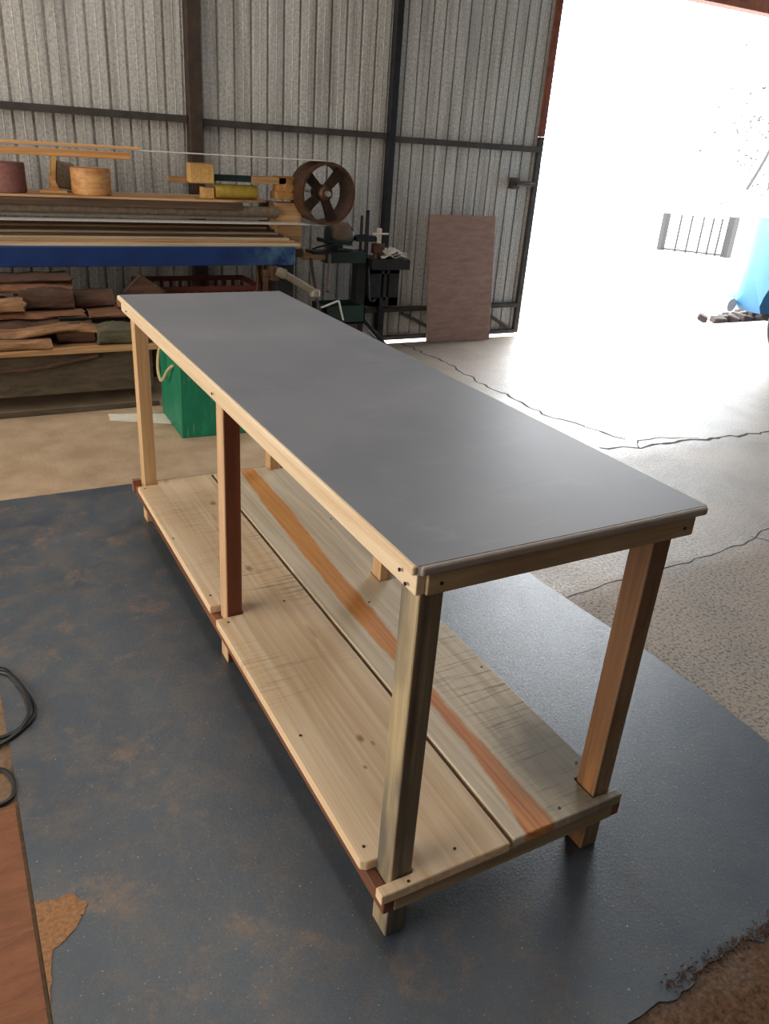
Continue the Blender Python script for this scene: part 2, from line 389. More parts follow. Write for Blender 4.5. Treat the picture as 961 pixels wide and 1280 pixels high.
def prism(bm, poly, z0, z1, bev=0):
    A = [bm.verts.new((x, y, z0)) for x, y in poly]; B = [bm.verts.new((x, y, z1)) for x, y in poly]
    n = len(poly); fs = [bm.faces.new(A[::-1]), bm.faces.new(B)]
    for i in range(n): fs.append(bm.faces.new((A[i], A[(i + 1) % n], B[(i + 1) % n], B[i])))
    bmesh.ops.recalc_face_normals(bm, faces=fs)
    if bev:
        es = list({e for f in fs for e in f.edges})
        bmesh.ops.bevel(bm, geom=es, offset=bev, segments=2, profile=.5, affect='EDGES')
def mesh(name, fn, mat, parent=None, smooth=False, loc=None):
    bm = bmesh.new(); fn(bm)
    me = bpy.data.meshes.new(name); bm.to_mesh(me); bm.free()
    me.materials.append(M[mat])
    if smooth:
        for p in me.polygons: p.use_smooth = True
        try: me.set_sharp_from_angle(angle=math.radians(40))
        except Exception: pass
    o = bpy.data.objects.new(name, me); link(o, parent)
    if loc: o.location = loc
    return o
def bx(name, x0, x1, y0, y1, z0, z1, mat, parent=None, bev=.002, seg=2):
    return mesh(name, lambda b: box(b, x0, x1, y0, y1, z0, z1, bev, seg), mat, parent)
def one(name, fn, mat, origin, label, cat, group=None, smooth=False):
    """a thing that is one mesh, geometry in world coordinates, origin moved to its base"""
    o = mesh(name, fn, mat, None, smooth); v = Vector(origin)
    o.data.transform(Matrix.Translation(-v)); o.location = v
    return tag(o, label, cat, group)

# ------------------------------------------------------------------ the shed
YW = 4.5
FL = bx('floor', -5, 8.5, -6, 4.37, -.20, 0, 'floor', bev=0); tag(FL, kind='structure')
def crackline(pts, wd, jit, seed, step=.05):
    rr = random.Random(seed); P = []
    for a, b in zip(pts, pts[1:]):
        a, b = Vector((*a, 0)), Vector((*b, 0)); n = max(1, int((b - a).length / step))
        for i in range(n):
            q = a.lerp(b, i / n); P.append(q + Vector((rr.uniform(-jit, jit), rr.uniform(-jit, jit), 0)))
    P.append(Vector((*pts[-1], 0)))
    def fn(bm):
        L = []
        for i, p in enumerate(P):
            d = (P[min(i + 1, len(P) - 1)] - P[max(i - 1, 0)]).normalized(); s = Vector((-d.y, d.x, 0))
            k = wd * rr.uniform(.25, 1.0)
            L.append([bm.verts.new(p + s * k + Vector((0, 0, z))) for z in (.0, .0006)] + [bm.verts.new(p - s * k + Vector((0, 0, z))) for z in (.0006, .0)])
        for A, B in zip(L, L[1:]):
            for j in range(3): bm.faces.new((A[j], A[j + 1], B[j + 1], B[j]))
        bmesh.ops.recalc_face_normals(bm, faces=bm.faces[:])
    return fn
for k, (pts, wd, jit) in enumerate([
    ([(2.51, 4.34), (2.515, 4.147), (2.533, 3.728), (2.49, 3.27), (2.5, 2.93), (2.49, 2.59), (2.55, 2.41), (2.62, 2.22), (2.66, 2.1)], .010, .02),
    ([(2.42, 2.05), (2.46, 1.99), (2.55, 2.0), (2.635, 1.96), (2.84, 1.983), (3.0, 1.96), (3.224, 1.926), (3.63, 1.909), (4.3, 1.95), (5.0, 1.8)], .013, .022),
    ([(2.62, 1.97), (2.706, 2.05), (2.85, 2.07), (3.1, 1.97)], .006, .015),
    ([(1.15, .885), (1.43, .91), (1.86, .921), (2.05, .931), (2.25, .95), (2.6, 1.06), (3.4, 1.10), (4.6, 1.2)], .004, .008),
    ([(2.3, .98), (2.36, .9), (2.5, .86)], .004, .01)]):
    c = mesh('crack', crackline(pts, wd, jit, 40 + k), 'crack', FL); 
# corrugated sheeting
def corrugated(x0, x1, z0, z1, y, pitch=.108):
    def fn(bm):
        prof = [(0, 0), (.040, .0), (.045, -.002), (.050, 0), (.086, .0), (.091, .022), (.099, .022)]
        pts = []; x = x0; k = 0
        while x < x1:
            for px, py in prof:
                if x + px <= x1: pts.append((x + px, y + py))
            x += pitch
        pts.append((x1, y))
        F = [(bm.verts.new((a, b, z0)), bm.verts.new((a, b, z1))) for a, b in pts]
        B = [(bm.verts.new((a, b + .0015, z0)), bm.verts.new((a, b + .0015, z1))) for a, b in pts]
        for A in (F, B):
            for p, q in zip(A, A[1:]): bm.faces.new((p[0], q[0], q[1], p[1]))
        bmesh.ops.recalc_face_normals(bm, faces=bm.faces[:])
    return fn
tag(mesh('wall_back', corrugated(-5, 2.36, -.04, 4.2, YW), 'sheet'), kind='structure')
def struct(o): return tag(o, kind='structure')
struct(bx('trim_1', .935, 1.015, YW - .085, YW - .002, 0, 4.2, 'brown_steel', bev=.004))       # post
struct(bx('trim_2', -5, .93, YW - .045, YW - .004, 1.415, 1.455, 'frame_steel', bev=.002))     # girts
struct(bx('trim_3', 1.02, 2.33, YW - .045, YW - .004, 1.405, 1.445, 'frame_steel', bev=.002))
struct(bx('trim_4', -5, 2.33, YW - .045, YW - .004, .215, .25, 'frame_steel', bev=.002))
struct(bx('trim_5', 2.335, 2.385, YW - .06, YW - .002, 0, 4.2, 'black_metal', bev=.003))
# sliding door leaf standing beside the opening
D = empty('door_1', (2.362, YW, 0)); struct(D)
mesh('door_sheet', corrugated(0, 1.30, .0, 4.19, .0, .098), 'sheet', D)
bx('door_frame', 1.30, 1.345, -.03, .03, .0, 1.5, 'frame_steel', D)
bx('door_frame', 1.30, 1.345, -.031, .029, 1.501, 4.1, 'rust', D)
bx('door_rail', 0, 1.30, -.042, -.004, 1.39, 1.43, 'frame_steel', D)
bx('door_rail', 0, 1.30, -.042, -.004, .215, .25, 'frame_steel', D)
bx('door_rail', 0, 1.30, -.042, -.004, .0, .03, 'frame_steel', D)
mesh('door_brace', lambda b: beam(b, (.95, -.02, .2), (1.25, -.02, .035), .02, .025), 'frame_steel', D)
mesh('door_brace', lambda b: beam(b, (.55, -.02, .035), (.2, -.02, .2), .02, .025), 'frame_steel', D)
def latchf(b):
    box(b, 1.06, 1.30, -.055, -.03, 1.155, 1.18, .003); box(b, 1.06, 1.14, -.065, -.02, 1.125, 1.205, .006); cyl(b, (1.1, -.07, 1.16), (1.26, -.07, 1.16), .012, n=12)
mesh('latch', latchf, 'brown_steel', D, True)
struct(bx('trim_6', 3.71, 8.5, YW - .05, YW + .08, 2.56, 2.72, 'rust', bev=.004))              # door header
struct(mesh('wall_header', corrugated(3.71, 8.5, 2.70, 4.2, YW + .03), 'sheet'))
struct(bx('wall_right', 8.4, 8.5, -6, 4.6, -.2, 4.2, 'sheet', bev=0))
struct(bx('wall_front', -5, 8.5, -6.1, -6, -.2, 4.2, 'sheet', bev=0))
struct(bx('wall_left', -5.1, -5, -6, 4.6, -.2, 4.2, 'sheet', bev=0))
struct(bx('ceiling', -5.1, 8.5, -6.1, 4.75, 4.2, 4.3, 'frame_steel', bev=0))

# ------------------------------------------------------------------ outside yard
struct(bx('ground_yard', -12, 45, 4.39, 60, -.25, -.055, 'ground', bev=0))
fv = Vector((1.04, -1.46, 0)).normalized(); f0 = Vector((10.9, 9.6, -.055))
fn_ = Vector((-fv.y, fv.x, 0))
FE = empty('picket_fence', tuple(f0), label='low fence of thin pickets between two dark posts out in the bright yard', cat='fence')
def fpost(d, wd, h, mat, nm):
    p = fv * d; return mesh(nm, lambda b: beam(b, (p.x, p.y, 0), (p.x, p.y, h), wd, wd, .004), mat, FE)
fpost(-.12, .10, .62, 'black_iron', 'fence_post'); fpost(.98, .13, .66, 'black_iron', 'fence_post')
for d in (.13, .31, .50, .66, .8): fpost(d, .03, .62, 'black_iron', 'picket')
mesh('rail', lambda b: beam(b, fv * -.12 + Vector((0, 0, .03)), fv * 1.0 + Vector((0, 0, .03)), .03, .03), 'black_iron', FE)
c = mesh('crack', crackline([(6.9, 5.55), (7.1, 5.75), (7.25, 5.7), (7.75, 6.1), (8.0, 6.6)], .02, .05, 77), 'crack'); c.location.z = -.0545
struct(c); c.name = 'trim_7'
def rubble(b):
    rr = random.Random(3)
    for k in range(34):
        x = 6.22 + rr.uniform(0, 1.2); y = 4.62 + rr.uniform(-.12, .12)
        mt = Matrix.Translation((x, y, -.03 + rr.uniform(0, .04))) @ Matrix.Rotation(rr.uniform(0, 3), 4, 'Z') @ Matrix.Rotation(rr.uniform(-.4, .4), 4, 'X')
        s = rr.uniform(.03, .07); box(b, -s * 1.5, s * 1.5, -s, s, -s * .6, s * .6, .008, 1, mt)
tag(one('brick_rubble', rubble, 'brick', (6.5, 4.6, -.055), 'heap of broken brick pieces beyond the doorway edge under the van bumper', 'rubble'), kind='stuff')
TR = empty('tree', (13.0, 9.3, -.055), label='sparse tree with a slanting branch at the far right of the yard', cat='tree')
mesh('trunk', lambda b: (tube(b, [(0, 0, 0), (-.05, .05, 1.2), (-.2, .1, 2.2), (-.1, .1, 3.6)], .09), tube(b, [(-.1, .08, 2.3), (-.42, .02, 1.7), (-.62, 0, 1.35), (-.78, 0, 1.08)], .03)), 'bark', TR, True)
def foliage(b):
    rr = random.Random(5)
    for k in range(700):
        r = Vector((rr.gauss(0, .55), rr.gauss(0, .5), rr.gauss(0, .55))); p = Vector((-.1, .1, 2.1)) + r
        if p.z < .7: continue
        n = Vector((rr.gauss(0, 1), rr.gauss(0, 1), rr.gauss(0, 1))).normalized(); u = n.orthogonal().normalized(); v = n.cross(u)
        s = rr.uniform(.01, .028)
        b.faces.new([b.verts.new(p + q) for q in (u * s * 1.6, v * s, -u * s * 1.6, -v * s)])
mesh('foliage', foliage, 'leaf', TR)

# ------------------------------------------------------------------ floor sheets
def matfn(b):
    rr = random.Random(2); P = []
    x0, x1, y0, y1 = -.571, 1.2, -.318, 2.352
    P += [(x0, y0 - .0)]
    x = x0 + .04
    while x < .38: P.append((x, y0 + rr.uniform(-.003, .003))); x += .05
    while x < x1 + .02: P.append((x, y0 + .01 + rr.uniform(-.008, .012) + .012 * math.sin(x * 23))); x += .018
    P += [(x1 + .045, y0 + .02), (x1 + .035, 0), (x1 + .045, .25), (x1 + .045, .5), (x1 + .02, .75), (x1, 1.0), (x1 - .01, 1.4), (x1, 2.0), (x1, y1)]
    P += [(x0, y1 + .002)]
    P += [(x0, .9)]
    prism(b, P, 0, .006)
MT = mesh('floor_sheet', matfn, 'mat'); tag(MT, 'large slate blue painted board sheet lying on the concrete under the workbench', 'floor sheet')
def fringe(b):
    rr = random.Random(9)
    for k in range(2200):
        x = rr.uniform(.45, 1.25); dens = .5 + .5 * math.sin(x * 9)
        if rr.random() > .35 + dens * .6: continue
        y = -.300 + rr.gauss(0, .008); a = rr.uniform(0, math.pi); s = rr.uniform(.0012, .004)
        p = Vector((x, y, .0065)); d = Vector((math.cos(a), math.sin(a), rr.uniform(0, .3))) * s; q = Vector((-math.sin(a), math.cos(a), 0)) * s * .3
        u = Vector((0, 0, s * .4)); 
        V = [b.verts.new(p + t) for t in (d + q * .2, d - q * .2, -d - q, -d + q)]; W = [b.verts.new(v.co + u) for v in V]
        b.faces.new(V); b.faces.new(W)
        for i in range(4): b.faces.new((V[i], V[(i + 1) % 4], W[(i + 1) % 4], W[i]))
tag(mesh('torn_edge', fringe, 'bark_b', MT), 'torn brown fibre edge', kind='stuff')
def patchf(b):
    rr = random.Random(12)
    P = [(-.571, .385), (-.53, .372), (-.50, .375), (-.48, .335), (-.495, .31), (-.51, .29), (-.535, .27), (-.552, .262), (-.562, .2), (-.571, .16)]
    Q = []
    for a, c in zip(P, P[1:]):
        for i in range(5):
            t = i / 5; Q.append((a[0] + (c[0] - a[0]) * t + rr.uniform(-.004, .002) * (1 if i else 0), a[1] + (c[1] - a[1]) * t + rr.uniform(-.004, .004)))
    Q.append(P[-1]); prism(b, Q, .0061, .0075)
tag(mesh('bare_patch', patchf, 'sawdust', MT), 'bare sawdust-coloured patch at the left edge')
one('hardboard_sheet', lambda b: box(b, -1.6, -.578, -1.2, .668, 0, .006, .001), 'hard_board', (-1.0, 0, 0), 'reddish brown hardboard sheet on the floor left of the blue sheet', 'board')
one('paper_sheet', lambda b: prism(b, [(.13, 3.30), (.42, 3.22), (.40, 3.06), (.12, 3.20)], .001, .003), 'paper', (.25, 3.2, 0), 'pale flattened paper lying on the floor behind the far left bench leg', 'paper')
one('electric_cable', lambda b: (tube(b, [(-.75, 1.10, .008), (-.64, 1.2, .01), (-.563, 1.195, .012), (-.53, 1.12, .012), (-.503, 1.02, .012), (-.503, .96, .012), (-.535, .915, .012), (-.60, .875, .01), (-.72, .86, .008)], .006),
     tube(b, [(-.75, 1.06, .008), (-.62, 1.18, .012), (-.553, 1.17, .012), (-.52, 1.08, .022), (-.511, 1.0, .022), (-.520, .94, .022), (-.56, .905, .012), (-.66, .90, .01)], .0055)),
    'cable', (-.6, 1.0, 0), 'black electric cable looped twice over the left edge of the blue sheet', 'cable', smooth=True)
one('coiled_cable', lambda b: tube(b, [(-.78, .80, .006), (-.66, .80, .007), (-.60, .792, .0075), (-.578, .76, .0075), (-.574, .715, .0075), (-.595, .68, .0075), (-.68, .675, .007), (-.8, .69, .006)], .0055),
    'cable', (-.65, .74, 0), 'thin black cable coil just above the corner of the brown hardboard', 'cable', smooth=True)

# ------------------------------------------------------------------ the workbench
WB = empty('workbench', (0, 0, .006), label='long wooden workbench with slate grey top and plank lower shelf', cat='workbench')
Z = .85 - .006; W, L = .606, 2.092
def topf(b):
    n0 = 0
    P = []
    rc = .012
    for cx, cy, a0 in ((rc, rc, 180), (W + .014 - rc, rc, 270), (W + .003 - rc, L - rc, 0), (rc, L - rc, 90)):
        for i in range(5):
            a = math.radians(a0 + 90 * i / 4); P.append((cx + rc * math.cos(a), cy + rc * math.sin(a)))
    prism(b, P, Z - .0165, Z - .0012)
TP = mesh('tabletop', topf, 'edge_paint', WB)
def topsurf(b):
    prism(b, [(.003, .004), (W + .010, .004), (W, L - .003), (.003, L - .003)], Z - .0012, Z)
mesh('laminate', topsurf, 'top', TP)
mesh('edge_strip', lambda b: box(b, -.006, .0035, .004, L - .002, Z - .017, Z - .0005, .004, 3), 'pine', TP)
mesh('edge_strip', lambda b: box(b, .006, W + .008, -.004, .006, Z - .017, Z - .0003, .005, 3), 'edge_paint', TP)
za, zb = Z - .054, Z - .0175
bx('apron', .004, .020, .006, L - .012, za, zb, 'pine', WB, .002)
bx('apron', .566, .588, .022, L - .012, za, zb, 'pine', WB, .002)
bx('apron', .0205, .590, -.0, .0195, za, zb, 'pine_x', WB, .002)
bx('apron', .0205, .566, L - .032, L - .012, za, zb, 'pine_x', WB, .002)
lw = .046; ld = .054
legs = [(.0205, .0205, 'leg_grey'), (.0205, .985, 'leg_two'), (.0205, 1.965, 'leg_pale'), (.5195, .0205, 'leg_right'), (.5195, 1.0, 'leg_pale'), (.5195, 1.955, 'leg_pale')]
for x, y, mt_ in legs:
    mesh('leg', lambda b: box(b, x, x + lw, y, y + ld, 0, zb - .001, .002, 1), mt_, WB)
zs = .165 - .006; th = .024
# lower shelf boards, notched round the legs
g = .003
def left_board(b):
    x0, x1 = -.012, .280; y0, y1 = -.006, 1.985; xi = .0205 + lw + g
    P = [(x0, y0), (x1, y0), (x1, y1), (xi, y1), (xi, 1.955), (x0 + .004, 1.955)]
    P += [(x0 + .004, 1.050), (xi, 1.050), (xi, .982), (x0, .982)]
    P += [(x0, .082), (.0, .074), (xi, .074), (xi, .018), (x0, .018)]
    prism(b, P, zs - th, zs, .003)
LB = mesh('shelf_board', left_board, 'shelf_l', WB); tag(LB, 'left shelf board, pale with saw marks')
def right_board(b):
    x0, x1 = .292, .580; y0, y1 = -.002, 1.985; xi = .5195 - g
    P = [(x0, y0), (x1 + .004, y0), (x1 + .004, .017), (xi, .017), (xi, .078), (x1, .078), (x1, .996), (xi, .996), (xi, 1.058), (x1, 1.058), (x1, 1.952), (xi, 1.952), (xi, y1), (x0, y1)]
    prism(b, P, zs - th, zs, .003)
RB = mesh('shelf_board', right_board, 'shelf_r', WB); tag(RB, 'right shelf board with an orange heartwood stripe')
zr0, zr1 = zs - th - .036, zs - th - .0005
bx('shelf_rail', -.003, .0195, .0, 2.03, zr0, zr1, 'red_rail', WB, .003)
bx('shelf_rail', .567, .588, .0, 2.03, zr0, zr1, 'red_rail', WB, .003)
bx('shelf_rail', .021, .566, -.001, .0195, zr0, zr1, 'pine_x', WB, .002)
bx('shelf_rail', .0205, .566, 1.985 + .002, 2.006, zr0 , zs - .006, 'pine_x', WB, .002)
bx('shelf_rail', -.012, .0195, 2.02, 2.042, zr0 + .01, zs - .002, 'red_rail_x', WB, .002)
bx('shelf_rail', .07, .5165, .99, 1.03, zr0, zr1, 'pine_x', WB, .002)
def screws(pts):
    for p, d in pts:
        p = Vector(p); d = Vector(d)
        mesh('screw', lambda b: cyl(b, p - d * .001, p + d * .0012, .0032, n=10), 'black_metal', WB)
up = (0, 0, 1); fr = (0, -1, 0); lf = (-1, 0, 0)
screws([((.010, .11, zs), up), ((.05, .0035, zs), up), ((.17, .03, zs), up), ((.015, .955, zs), up), ((.012, 1.11, zs), up), ((.006, 1.5, zs), up), ((.012, 1.93, zs), up),
        ((.02, .45, zs), up), ((.43, .025, zs), up), ((.555, .115, zs), up), ((.56, .5, zs), up), ((.565, .90, zs), up), ((.56, 1.12, zs), up), ((.56, 1.45, zs), up), ((.43, .9, zs), up), ((.2, 1.0, zs), up),
        ((.045, -.0005, (za + zb) / 2), fr), ((.565, -.0005, (za + zb) / 2), fr),
        ((-.0005, .03, (za + zb) / 2 - .008), lf), ((-.0005, .05, (za + zb) / 2 + .006), lf), ((-.0005, 1.0, (za + zb) / 2), lf), ((-.0005, 1.98, (za + zb) / 2), lf)])

# ------------------------------------------------------------------ stroke belt sander along the wall
BS = empty('belt_sander', (.6, 4.05, 0), label='long belt sander with blue beam, slatted bed and big spoked wheel', cat='sanding machine')
class off:
    pass
def bsm(name, fn, mat, parent=BS, smooth=False):
    o = mesh(name, fn, mat, None, smooth); o.data.transform(Matrix.Translation((-.6, -4.05, 0))); o.parent = parent; return o
bsm('beam', lambda b: box(b, -2.2, 1.36, 3.74, 3.80, .683, .787, .004), 'beam')
bsm('end_leg', lambda b: box(b, 1.25, 1.36, 3.76, 3.84, 0, .69, .004), 'black_metal')
bsm('end_leg', lambda b: box(b, -2.1, -1.98, 3.76, 3.84, 0, .69, .004), 'black_metal')
bsm('rear_leg', lambda b: box(b, 1.33, 1.42, 4.22, 4.30, 0, 1.0, .004), 'brown_steel')
bsm('rear_leg', lambda b: box(b, -2.1, -2.01, 4.22, 4.30, 0, 1.0, .004), 'brown_steel')
# slatted bed: slats run lengthwise
yy = 3.76
for k in range(9):
    wdt = .038; bsm('bed_slat', lambda b: box(b, -2.15, 1.40 - .016 * k, yy, yy + wdt, .787 + .0095 * k - (.016 if k else 0), .803 + .0095 * k, .002), ['cork_x', 'dusty_wood', 'cork_x', 'dark_wood', 'cork_x', 'dark_wood', 'dusty_wood', 'dark_wood', 'dusty_wood'][k]); yy += .052
for x in (-1.4, -.9, -.4, .1, .6, 1.1): bsm('bed_rib', lambda b: box(b, x, x + .05, 3.80, 4.22, .745, .776, .002), 'dark_wood')
bsm('bed_rail', lambda b: box(b, -2.15, 1.30, 4.24, 4.28, .80, .875, .003), 'brown_steel')
bsm('toothed_rail', lambda b: (box(b, -1.7, 1.3, 4.05, 4.06, .905, .922, .001), [box(b, -1.7 + .04 * k, -1.678 + .04 * k, 4.048, 4.062, .915, .936, 0) for k in range(75)]), 'cloth')
bsm('guide_pipe', lambda b: cyl(b, (-2.15, 3.98, .958), (1.335, 3.98, .958), .031, n=24), 'dusty_iron', smooth=True)
bsm('top_shelf', lambda b: prism(b, [(-2.15, 3.93), (1.05, 3.93), (1.27, 4.0), (1.29, 4.06), (1.26, 4.26), (-2.15, 4.26)], 1.010, 1.022, .002), 'dusty_wood')
bsm('shelf_edge', lambda b: box(b, -2.15, 1.10, 3.934, 3.96, .972, 1.0095, .001), 'dark_wood')
bsm('bearing_post', lambda b: box(b, 1.335, 1.50, 3.99, 4.13, .74, 1.01, .004), 'dusty_wood')
bsm('post_plate', lambda b: box(b, 1.30, 1.51, 3.97, 4.15, .70, .74, .003), 'brown_steel')
bsm('bearing_block', lambda b: (box(b, 1.33, 1.47, 3.98, 4.1, 1.03, 1.075, .006), box(b, 1.345, 1.48, 4.0, 4.1, 1.07, 1.16, .008), cyl(b, (1.41, 3.975, 1.10), (1.41, 4.12, 1.10), .028)), 'orange_iron', smooth=True)
bsm('tension_bar', lambda b: box(b, .69, .97, 4.03, 4.06, 1.10, 1.135, .002), 'dusty_wood')
bsm('tension_bar', lambda b: box(b, 1.18, 1.4, 4.0, 4.06, 1.115, 1.155, .003), 'dusty_wood')
bsm('slide_bar', lambda b: box(b, .93, 1.2, 4.01, 4.05, 1.12, 1.155, .002), 'machine_green')
# spoked belt wheel, axis across the bed
wc = (1.612, 3.84, 1.082); wr = .178
def rim(b):
    h = .20; t = .010
    lathe(b, [(wr, 0), (wr, h), (wr - t, h), (wr - t, .012), (wr - t * 1.6, 0)], wc, 'y', 56, closed=True)
WHL = bsm('belt_wheel', rim, 'cast_iron', smooth=True)
WHL.parent = BS
def spoke(a):
    def fn(b):
        ca, sa = math.cos(a), math.sin(a)
        p0 = Vector((wc[0], wc[1] + .10, wc[2])) + Vector((ca, 0, sa)) * .03; p1 = Vector((wc[0], wc[1] + .10, wc[2])) + Vector((ca, 0, sa)) * (wr - .008)
        x = (p1 - p0); Lx = x.length; x.normalize(); y = Vector((0, 1, 0)); z = x.cross(y)
        vs = []
        for t, hw in ((0, .024), (.5, .028), (1, .036)):
            for sy, sz in ((-1, -1), (1, -1), (1, 1), (-1, 1)): vs.append(b.verts.new(p0 + x * Lx * t + y * sy * .012 + z * sz * hw))
        for k in (0, 4):
            for j in range(4): b.faces.new((vs[k + j], vs[k + (j + 1) % 4], vs[k + 4 + (j + 1) % 4], vs[k + 4 + j]))
        b.faces.new(vs[:4]); b.faces.new(vs[8:]); bmesh.ops.recalc_face_normals(b, faces=b.faces[:])
    return fn
for a in (.80, 2.4, 3.85, 5.15):
    s = bsm('spoke', spoke(a), 'brown_steel', WHL)
bsm('hub', lambda b: lathe(b, [(.030, 0), (.044, .012), (.048, .06), (.048, .14), (.03, .16)], (wc[0], wc[1] + .03, wc[2]), 'y', 24), 'cast_iron', WHL, True)
bsm('axle', lambda b: cyl(b, (wc[0], wc[1] + .0, wc[2]), (wc[0], 4.24, wc[2]), .016), 'steel', WHL, True)
for c_ in WHL.children: c_.matrix_parent_inverse.identity()
def beltf(b):
    r = wr + .002; t = .002; pts = []
    xl = -2.2
    for i in range(29):
        a = math.pi / 2 - math.pi * i / 28; pts.append((wc[0] + r * math.cos(a), wc[2] + r * math.sin(a)))
    outer = [(xl, wc[2] + r - .004)] + pts + [(xl, wc[2] - r)]
    y0, y1 = wc[1] + .02, wc[1] + .17
    rows = []
    c0 = Vector((wc[0], 0, wc[2]))
    for k, (x, z) in enumerate(outer):
        if 0 < k < len(outer) - 1: n = Vector((x - wc[0], 0, z - wc[2])).normalized()
        else: n = Vector((0, 0, 1 if k == 0 else -1))
        p = Vector((x, 0, z)); q = p + n * t
        rows.append([b.verts.new((p.x, y0, p.z)), b.verts.new((p.x, y1, p.z)), b.verts.new((q.x, y1, q.z)), b.verts.new((q.x, y0, q.z))])
    for A, B in zip(rows, rows[1:]):
        for j in range(4): b.faces.new((A[j], A[(j + 1) % 4], B[(j + 1) % 4], B[j]))
    b.faces.new(rows[0]); b.faces.new(rows[-1]); bmesh.ops.recalc_face_normals(b, faces=b.faces[:])
bsm('sanding_belt', beltf, 'cloth')
# carriage bits hanging under the beam
bsm('chain_cluster', lambda b: [tube(b, [(1.16 + .035 * k, 3.86, .69), (1.16 + .035 * k + .012 * math.sin(k * 2.), 3.85, .55), (1.16 + .035 * k - .01, 3.86, .40)], .011 + .004 * (k % 3)) for k in range(5)], 'cast_iron', smooth=True)
bsm('drive_pipe', lambda b: (cyl(b, (1.27, 3.70, .640), (1.45, 3.68, .54), .022, n=20), cyl(b, (1.22, 3.71, .655), (1.28, 3.70, .636), .030, n=20), lathe(b, [(.022, 0), (.034, .01), (.034, .04), (.022, .05)], (1.465, 3.68, .50), 'z', 20)), 'grey_pipe', smooth=True)
bsm('bracket', lambda b: (box(b, 1.15, 1.25, 3.70, 3.76, .62, .66, .006), box(b, 1.19, 1.24, 3.69, 3.75, .60, .682, .006)), 'cast_iron')
bsm('stay', lambda b: beam(b, (1.58, 3.74, .52), (1.66, 3.9, .72), .018, .018), 'brown_steel')
bsm('stay', lambda b: beam(b, (1.53, 3.9, .70), (1.55, 3.75, .30), .016, .016), 'brown_steel')
bsm('stay', lambda b: box(b, 1.40, 1.60, 4.2, 4.25, .66, .72, .003), 'brown_steel')

# things lying on the sander
def rnd_roll(cx, cy, z0, r, h, mat, label, cat, name, ax=None, tilt=0):
    return one(name, lambda b: lathe(b, [(r * .96, 0), (r, .006), (r * .985, h * .5), (r, h * .9), (r * .97, h)], (cx, cy, z0), 'z', 36), mat, (cx, cy, z0), label, cat, smooth=True)
rnd_roll(-.155, 4.05, 1.023, .095, .145, 'maroon', 'maroon sanding belt roll at the left end of the sander shelf', 'roll', 'sandpaper_roll')
rnd_roll(.268, 4.04, 1.023, .105, .135, 'belt_wood', 'pale wooden drum standing on the sander shelf beside a dark block', 'wooden drum', 'wooden_drum')
def jig(b):
    box(b, -.005, .135, 4.0, 4.07, 1.023, 1.038, .003)
    vs = [(.05, 1.038), (.10, 1.038), (.085, 1.075), (.082, 1.10), (.062, 1.11), (.052, 1.095), (.062, 1.065)]
    A = [b.verts.new((x, 4.02, z)) for x, z in vs]; B = [b.verts.new((x, 4.04, z)) for x, z in vs]
    b.faces.new(A); b.faces.new(B)
    for i in range(len(vs)): b.faces.new((A[i], A[(i + 1) % 7], B[(i + 1) % 7], B[i]))
    bmesh.ops.recalc_face_normals(b, faces=b.faces[:])
one('push_handle', jig, 'belt_wood', (.06, 4.03, 1.023), 'small pale wooden push handle on a flat base between the two rolls', 'handle')
BK = empty('sanding_pad', (.105, 4.205, 1.023), label='tilted pad block with pale wooden back and dark felt face', cat='pad')
mesh('wooden_back', lambda b: box(b, -.034, -.012, -.05, .045, .006, .175, .003, 2, Matrix.Rotation(.14, 4, 'Y')), 'cork', BK)
mesh('felt_face', lambda b: box(b, -.010, .085, -.045, .045, .018, .155, .012, 3, Matrix.Rotation(.14, 4, 'Y')), 'felt', BK)
one('long_batten', lambda b: box(b, -2.0, .50, 3.84, 3.90, 1.2665, 1.279, .002), 'belt_wood', (-.4, 3.87, 1.2665), 'long thin wooden batten lying on top of the sanding belt', 'batten')
one('thick_batten', lambda b: box(b, -2.0, .52, 4.185, 4.225, 1.2005, 1.238, .003), 'belt_wood', (-.4, 4.2, 1.2005), 'thicker wooden batten under the sanding belt resting on the dark pad block', 'batten')
bsm('clamp_block', lambda b: box(b, .795, .935, 3.95, 4.028, 1.108, 1.213, .004), 'cork')
one('yellow_roller', lambda b: lathe(b, [(.036, 0), (.040, .01), (.040, .25), (.036, .26)], (.955, 4.02, 1.064), 'x', 28), 'yellow', (1.07, 4.02, 1.023), 'dusty yellow roller lying on the sander shelf near the wheel', 'roller', smooth=True)
one('cork_block', lambda b: box(b, .875, .945, 3.99, 4.05, 1.023, 1.085, .003), 'cork', (.91, 4.02, 1.023), 'pale little block at the left end of the yellow roller', 'wooden block')
one('bent_veneer', lambda b: [box(b, .72 + .1 * k, .82 + .1 * k, 3.95, 4.05 , 1.023 + .001 * k, 1.027 + .001 * k) for k in range(1)] , 'dusty_wood', (.77, 4.0, 1.023), 'small curled veneer scrap on the sander shelf below the tan block', 'veneer scrap')

